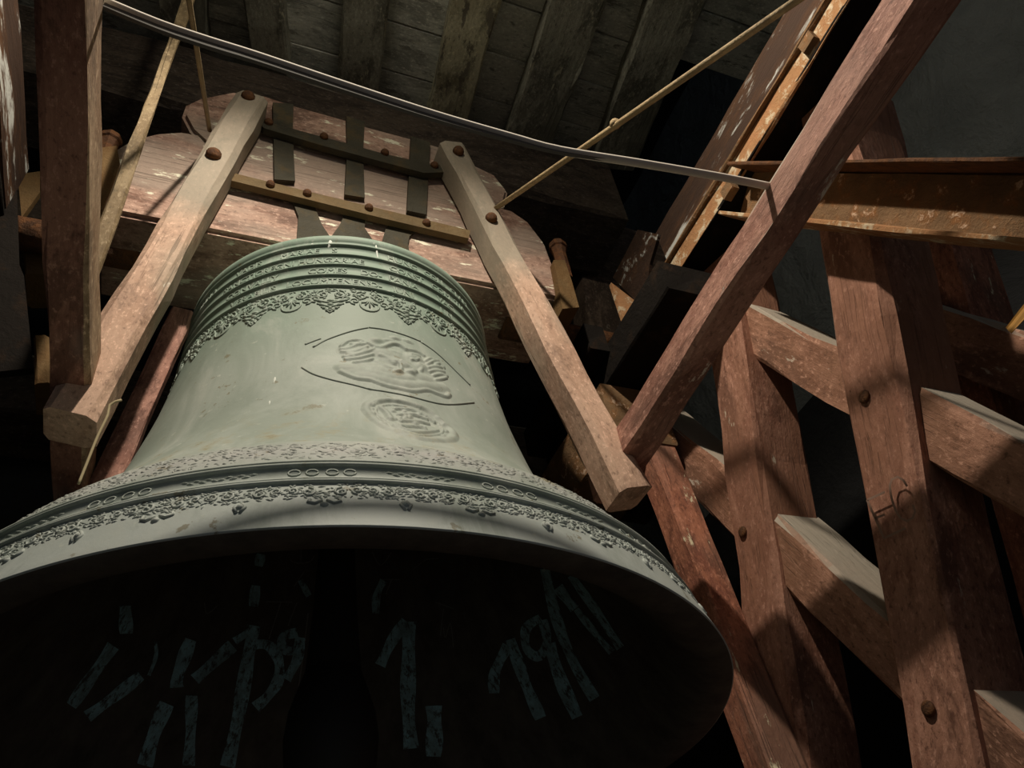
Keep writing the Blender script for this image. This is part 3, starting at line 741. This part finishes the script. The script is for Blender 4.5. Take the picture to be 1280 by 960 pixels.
# gudgeon straps on both ends
for px, nutp, lab in ((((122, 185), (146, 182), (150, 205), (140, 236), (128, 262), (120, 262)), (137, 180), 'ochre strap'), (((692, 325), (706, 325), (715, 352), (724, 384), (703, 386), (697, 350)), (697, 313), 'ochre strap')):
    s = flat('gudgeon_strap', px, HY - .03, .12, M['ochre'], hs)
    c = aty(nutp, HY - .0)
    v, f = lathe([(.0005, .045), (.017, .04), (.03, .02), (.032, 0), (.026, -.004), (.022, -.03), (.022, -.16)], 8)
    o = mesh_obj('strap_nut', v, f, M['bolt']); o.location = (c[0], c[1] - .005, c[2]); keep(o, hs)
for s in (-1, 1):
    v, f = tube([(s * .5, 0, 3.47), (s * 1.02, 0, 3.47)], .045, 16); o = mesh_obj('gudgeon', v, f, M['bolt'], None, True); keep(o, hs)

# ================================================================== LEVER ARMS, BEAMS, RODS
AY = -.25
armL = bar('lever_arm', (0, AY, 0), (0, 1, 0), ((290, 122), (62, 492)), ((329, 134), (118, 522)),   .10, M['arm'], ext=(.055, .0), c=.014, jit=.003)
tag(armL, 'peach timber arm bolted to the headstock, on the side of the hanging lath', 'timber arm', 'arms bolted to the headstock')
for p in ((310, 121), (267, 193)): bolt('bolt', aty(p, AY - .003), (0, -1, 0), .021, .018, armL)
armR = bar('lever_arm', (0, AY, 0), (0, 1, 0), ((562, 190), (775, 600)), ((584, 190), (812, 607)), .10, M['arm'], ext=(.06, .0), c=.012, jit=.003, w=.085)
tag(armR, 'peach timber arm bolted to the headstock, on the side of the steel girder', 'timber arm', 'arms bolted to the headstock')
for p in ((573, 189), (614, 273)): bolt('bolt', aty(p, AY - .003), (0, -1, 0), .019, .018, armR)
levL = beam('lever_beam', (-.574, -2.0, 2.905), (-.564, .22, 2.765), .068, .10, (0, 0, 1), M['lever'], c=.006, jit=.003)
levL.data.materials.append(M['tan'])
for pl in levL.data.polygons[:-2]:
    if pl.index % 8 in (1, 2, 3): pl.material_index = 1
tag(levL, 'red oxide lever beam, splintered edge, ending at the arm beside the lath', 'lever beam', 'beams of the ringing lever')
levR = beam('lever_beam', (.677, -2.0, 2.905), (.682, -.06, 2.803), .076, .085, (0, 0, 1), M['lever2'], c=.006, jit=.003)
tag(levR, 'pinkish cracked lever beam crossing in front of the steel girder', 'lever beam', 'beams of the ringing lever')
def rod(name, pts, r, mat, lab, cat, grp=None, sides=10):
    v, f = tube(pts, r, sides); o = mesh_obj(name, v, f, M[mat], None, True); tag(o, lab, cat, grp); return o
v0 = aty((616, 263), AY + .02); v1 = np.array([.69, -1.62, 2.84])
ro = rod('stay_rod', [v0, v0 + (v1 - v0) * .5, v0 + (v1 - v0) * .945], .0085, 'rod', 'pale stay rod with a knot running from the arm past the girder', 'rod', 'stay rods of the lever')
kp = v0 + (v1 - v0) * .30
v, f = lathe([(.0005, .012), (.012, .008), (.015, 0), (.012, -.008), (.0005, -.012)], 10); o = mesh_obj('knot', v, f, M['rod'], None, True); o.location = atplane((769, 155), v0, np.cross(v1 - v0, (0, 0, 1))); keep(o, ro)
v0 = aty((262, 163), AY + .02); v1 = np.array([-.575, -1.6, 2.92])
rod('stay_rod', [v0, v0 + (v1 - v0) * .5, v1], .0062, 'rod_dark', 'thin dark stay rod running up from the arm beside the lath', 'rod', 'stay rods of the lever')
# sagging cable between the two lever beams
cab = [(132, 3), (200, 31), (262, 52), (320, 70), (430, 107), (540, 143), (640, 172), (700, 188), (800, 204), (900, 221), (962, 233)]
ys = np.interp([p[0] for p in cab], [132, 366, 505, 607, 962], [-.935, -.924, -.939, -.932, -.95])
pts = smooth_path([aty(p, y) for p, y in zip(cab, ys)], 48)
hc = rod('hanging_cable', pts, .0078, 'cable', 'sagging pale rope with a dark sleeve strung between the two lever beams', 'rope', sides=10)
hh = np.interp(np.linspace(0, 1, len(pts)), [0, .15, .5, .75, 1], [.020, .022, .017, .004, .003]); sv = []; sf = []
for k, p in enumerate(pts):
    for dy, dz in ((-.003, .002), (.003, .002), (.003, -hh[k]), (-.003, -hh[k])): sv.append(p + np.array([0, dy, dz]))
for k in range(len(pts) - 1):
    for q in range(4): sf.append((4 * k + q, 4 * k + (q + 1) % 4, 4 * k + 4 + (q + 1) % 4, 4 * k + 4 + q))
sf += [(3, 2, 1, 0), tuple(4 * (len(pts) - 1) + q for q in range(4))]
o = mesh_obj('rope_ribbon', sv, sf, M['ribbon']); keep(o, hc); o['label'] = 'dark sleeve under the rope'  # flat dark ribbon added for the dark band below the rope
# hanging lath
b0 = aty((120, 320), -.40); b1 = aty((236, 0), -.40)
o = beam('wooden_lath', b0 + (b0 - b1) * .05, b1 + (b1 - b0) * .5, .028, .014, (0, 1, 0), M['lath'], c=.003, jit=.002); tag(o, 'thin raw wooden lath standing upright beside the headstock end', 'lath')
# string on the arm end
q = smooth_path([aty(p, AY - .005) for p in ((152, 500), (138, 505), (134, 520), (122, 545), (108, 580), (98, 605))], 18)
rod('hemp_string', q, .0026, 'string', 'frayed hemp string tied round the arm end beside the bell lip', 'string', sides=6)

# ================================================================== RIGHT BELL FRAME
PX = (1.0, 0, 0); NX = (1, 0, 0)
grpP = 'posts of the bell frame'; grpB = 'diagonal braces of the bell frame'
postA = bar('frame_post', PX, NX, ((1028, 320), (1130, 960)), ((1100, 347), (1205, 840)), .17, M['post'], zmax=3.424, zmin=.24, c=.012, jit=.004)
tag(postA, 'stout red post with faded painted letters, crossing both timber braces', 'post', grpP)
postB = bar('frame_post', PX, NX, ((889, 470), (937, 860)), ((936, 500), (984, 790)), .16, M['post'], zmax=3.424, zmin=.24, c=.012, jit=.004)
tag(postB, 'red post between the lettered post and the paint-dripped strut', 'post', grpP)
strC = bar('frame_strut', (.895, 0, 0), NX, ((790, 590), (914, 900)), ((828, 580), (931, 890)), .098, M['postdark'], zmax=3.035, zmin=.24, c=.012, jit=.003)
tag(strC, 'dark red strut with cream paint drips beside the bell lip', 'strut')
br1 = bar('frame_brace', (1.035, 0, 0), NX, ((945, 384), (1280, 552)), ((945, 450), (1280, 650)), .13, M['brace'], zmax=3.424, zmin=.24, c=.010, jit=.004)
tag(br1, 'upper brown timber brace, just below the steel brace', 'brace', grpB)
br2 = bar('frame_brace', (1.02, 0, 0), NX, ((845, 535), (1090, 752)), ((870, 625), (1115, 870)), .15, M['brace'], ext=(.3, .7), zmin=.24, c=.010, jit=.004)
tag(br2, 'lower brown timber brace, passing behind both red posts', 'brace', grpB)
# pegs in the posts
for p, o in (((1080, 496), postA), ((1160, 886), postA), ((928, 665), postB)):
    c = atx(p, .998); bolt('peg', c, (-1, 0, 0), .015, .006, o)
# faded letters on the post
def wall_stroke(pts, w, X):
    q = smooth_path(pts, 14); V = []; Fc = []
    for i in range(len(q)):
        t = q[min(i + 1, len(q) - 1)] - q[max(i - 1, 0)]; t /= np.linalg.norm(t); nn = np.array([-t[1], t[0]])
        V += [atx(q[i] + nn * w * .5, X), atx(q[i] - nn * w * .5, X)]
    for i in range(len(q) - 1): Fc.append((2 * i, 2 * i + 1, 2 * i + 3, 2 * i + 2))
    return V, Fc
ps = [wall_stroke(p, 3, .9895) for p in ([(1106, 615), (1084, 625)], [(1084, 625), (1094, 648), (1105, 673)], [(1105, 673), (1132, 660)], [(1094, 648), (1106, 643)],
      [(1134, 608), (1128, 599), (1120, 596), (1113, 602), (1113, 615), (1118, 634), (1126, 648), (1136, 651), (1144, 642), (1141, 631)])]
V, Fc = merge(ps); o = mesh_obj('faded_lettering', V, Fc, M['mark']); keep(o, postA); o['label'] = 'faded grey painted letters EC'

# steel brace: rolled section lying against the posts
b0, b1 = atx((895, 268), .90), atx((1280, 305), .90); t0, t1 = atx((940, 205), .90), atx((1280, 195), .90)
d = (b1 - b0) / np.linalg.norm(b1 - b0); d[0] = 0; d /= np.linalg.norm(d)
nrm_ = np.array([0, -d[2], d[1]]); nrm_ = nrm_ if nrm_[2] > 0 else -nrm_
hgt = abs(((t0 + t1) / 2 - (b0 + b1) / 2) @ nrm_)
s0 = b0 + d * .012; Ln = 1.6
sb = empty('steel_brace', tuple(s0)); tag(sb, 'rusty rolled steel brace sloping from the girder, cream lower edge', 'steel brace')
def strip(name, a, h0, h1, x0, x1, mat):
    V = []
    p0 = s0 + nrm_ * h0; p1 = s0 + nrm_ * h1
    c = (p0 + p1) / 2 + np.array([(x0 + x1) / 2 - s0[0], 0, 0])
    return beam(name, c, c + d * Ln, x1 - x0, h1 - h0, nrm_, mat, sb, c=.002, jit=.001)
strip('web', 0, .010, hgt - .010, .965, .975, M['rust'])
strip('flange', 0, 0, .011, .90, 1.0, M['rust_cream'])
strip('flange', 0, hgt - .009, hgt, .885, 1.0, M['bolt'])

# steel girder along the top of the frame
gd = empty('steel_girder', (.95, -.7, 3.42)); tag(gd, 'rusted steel girder with cream flange on top of the frame, white streaks', 'girder')
beam('web_plate', (.95, -2.6, 3.555), (.95, -.34, 3.555), .03, .21, (0, 0, 1), M['rust_streak'], gd, c=.003, jit=.0015)
beam('bead', (.925, -2.6, 3.492), (.925, -.33, 3.492), .018, .014, (0, 0, 1), M['orange' if 0 else 'rust'], gd, c=.004, jit=.002)
beam('flange_angle', (.936, -2.6, 3.453), (.936, -.31, 3.453), .014, .066, (0, 0, 1), M['rust_cream'], gd, c=.003, jit=.002)
beam('bottom_plate', (1.02, -2.6, 3.424), (1.02, -.31, 3.424), .18, .012, (0, 0, 1), M['rust_dark'], gd, c=.003, jit=.001)
for p in ((912, 238), (1012, 54)):
    c = atx(p, .925); o = box('clip', (c[0] - .012, c[1] - .022, c[2] - .018), (c[0] + .012, c[1] + .022, c[2] + .018), M['rust'], gd)
spl_ = empty('splice_plate', (.93, -.2, 3.5)); tag(spl_, 'dark splice plate with orange gusset at the end of the girder', 'steel plate')
plate('side_plate', [atx(p, .925) for p in ((766, 347), (797, 287), (823, 293), (812, 330), (806, 388))], (1, 0, 0), .011, M['rust_streak'], spl_)
gp = [aty(p, -.18) for p in ((764, 353), (807, 386), (784, 413))]; plate('gusset', gp, (0, 1, 0), .015, M['rust_cream'], spl_)
# bearing beam below the girder
bb = beam('bearing_beam', (.905, -.43, 3.30), (.905, .445, 3.30), .20, .12, (0, 0, 1), M['rust_dark'], c=.004, jit=.002); tag(bb, 'black rusted bearing beam under the splice plate', 'bearing beam', 'bearing beams of the frames')
bb2 = beam('bearing_beam', (.768, -.10, 3.375), (.768, .445, 3.375), .068, .112, (0, 0, 1), M['rust_dark'], c=.004, jit=.002); tag(bb2, 'narrow black bearing beam beside the headstock end, inside the splice plate', 'bearing beam', 'bearing beams of the frames')
o = beam('lower_girder', (.88, -.04, 3.13), (.88, .9, 3.13), .22, .21, (0, 0, 1), M['rust'], c=.004, jit=.002); tag(o, 'flaking girder stub under the bearing beams, behind the arm', 'girder')
# timbers behind the headstock end
o = bar('frame_strut', (0, .45, 0), (0, 1, 0), ((700, 200), (735, 390)), ((740, 200), (778, 370)), .14, M['old_brown'], ext=(.3, .3)); tag(o, 'blackened strut standing behind the headstock end', 'strut')
o = bar('tie_beam', (0, .436, 0), (0, 1, 0), ((735, 268), (812, 294)), ((755, 350), (800, 362)), .16, M['old_brown'], ext=(.05, .1)); tag(o, 'short grey-brown tie beam behind the splice plate', 'beam')
# outer frame members towards the plaster wall
o = bar('frame_post', (1.42, 0, 0), NX, ((1150, 300), (1240, 640)), ((1195, 320), (1290, 640)), .15, M['postdark'], ext=(.2, .9), zmin=-.004); tag(o, 'dark outer post between the steel brace and the plaster wall', 'post', grpP)
o = bar('frame_brace', (1.35, 0, 0), NX, ((1190, 383), (1280, 420)), ((1190, 470), (1280, 500)), .14, M['brace'], ext=(.3, .6)); tag(o, 'outer timber brace, farther from the bell than the other braces', 'brace', grpB)
o = bar('ochre_bracket', (1.30, 0, 0), NX, ((1286, 372), (1262, 400)), ((1292, 380), (1270, 406)), .012, M['orange'], ext=(.02, .02)); tag(o, 'small orange metal bracket above the outer brace', 'bracket')
# sill of the frame, carries posts
o = beam('frame_sill', (1.08, -1.9, .14), (1.08, 2.0, .14), .24, .28, (0, 0, 1), M['brace']); tag(o, 'heavy timber sill on the floor under the posts', 'sill')

# ================================================================== LEFT BELL FRAME
gl = empty('steel_girder', (-.86, -.5, 3.42)); tag(gl, 'blotched rusty girder with cream patches behind the red oxide lever beam', 'girder')
xl = atz((27, 60), 3.66)[0]
beam('web_plate', (xl - .01, -2.6, 3.56), (xl - .01, -.074, 3.56), .02, .20, (0, 0, 1), M['rust_streak'], gl, c=.003)
beam('bottom_plate', (xl - .08, -2.6, 3.44), (xl - .08, -.074, 3.44), .16, .014, (0, 0, 1), M['rust_dark'], gl, c=.003)
pl_ = plate('end_plate', [aty(p, -.078) for p in ((-60, 165), (19, 172), (24, 330), (30, 345), (42, 460), (-60, 470))], (0, 1, 0), .02, M['rust_dark'], None); tag(pl_, 'black rusty end plate beside the red oxide lever beam', 'steel plate')
pl_ = plate('ochre_gusset', [aty(p, .02) for p in ((22, 218), (50, 214), (50, 240), (27, 272))], (0, 1, 0), .02, M['ochre'], None); tag(pl_, 'ochre gusset showing between the end plate and lever beam', 'bracket')
o = bar('timber_wedge', (0, .06, 0), (0, 1, 0), ((28, 306), (32, 342)), ((58, 306), (60, 342)), .12, M['ochre']); tag(o, 'upper yellowed wedge showing behind the red oxide lever beam', 'wedge', 'wedges behind the lever beam')
o = bar('timber_wedge', (0, .06, 0), (0, 1, 0), ((40, 420), (45, 478)), ((62, 420), (64, 478)), .12, M['ochre']); tag(o, 'lower yellowed wedge showing behind the red oxide lever beam', 'wedge', 'wedges behind the lever beam')
o = bar('frame_strut', (0, .07, 0), (0, 1, 0), ((217, 388), (106, 600)), ((238, 388), (160, 600)), .05, M['lever2'], ext=(.0, .09)); tag(o, 'narrow orange-lit strut beside the waist of the bell', 'strut')
# dark timbers under and behind the headstock
o = beam('tie_beam', (-1.3, .55, 3.35), (1.3, .55, 3.35), .22, .22, (0, 0, 1), M['black_wood'], jit=.005); tag(o, 'long blackened tie beam behind the bell shoulder, under the headstock', 'beam')
o = beam('tie_beam', (-1.5, .45, 4.05), (-.55, .45, 4.05), .22, .16, (0, 0, 1), M['black_wood'], jit=.005); tag(o, 'dark tie beam behind the rounded shoulder of the headstock near the lath', 'beam')
o = beam('frame_sill', (-1.08, -1.9, .14), (-1.08, 2.0, .14), .24, .28, (0, 0, 1), M['brace']); tag(o, 'heavy timber sill on the floor under the blotched girder', 'sill')
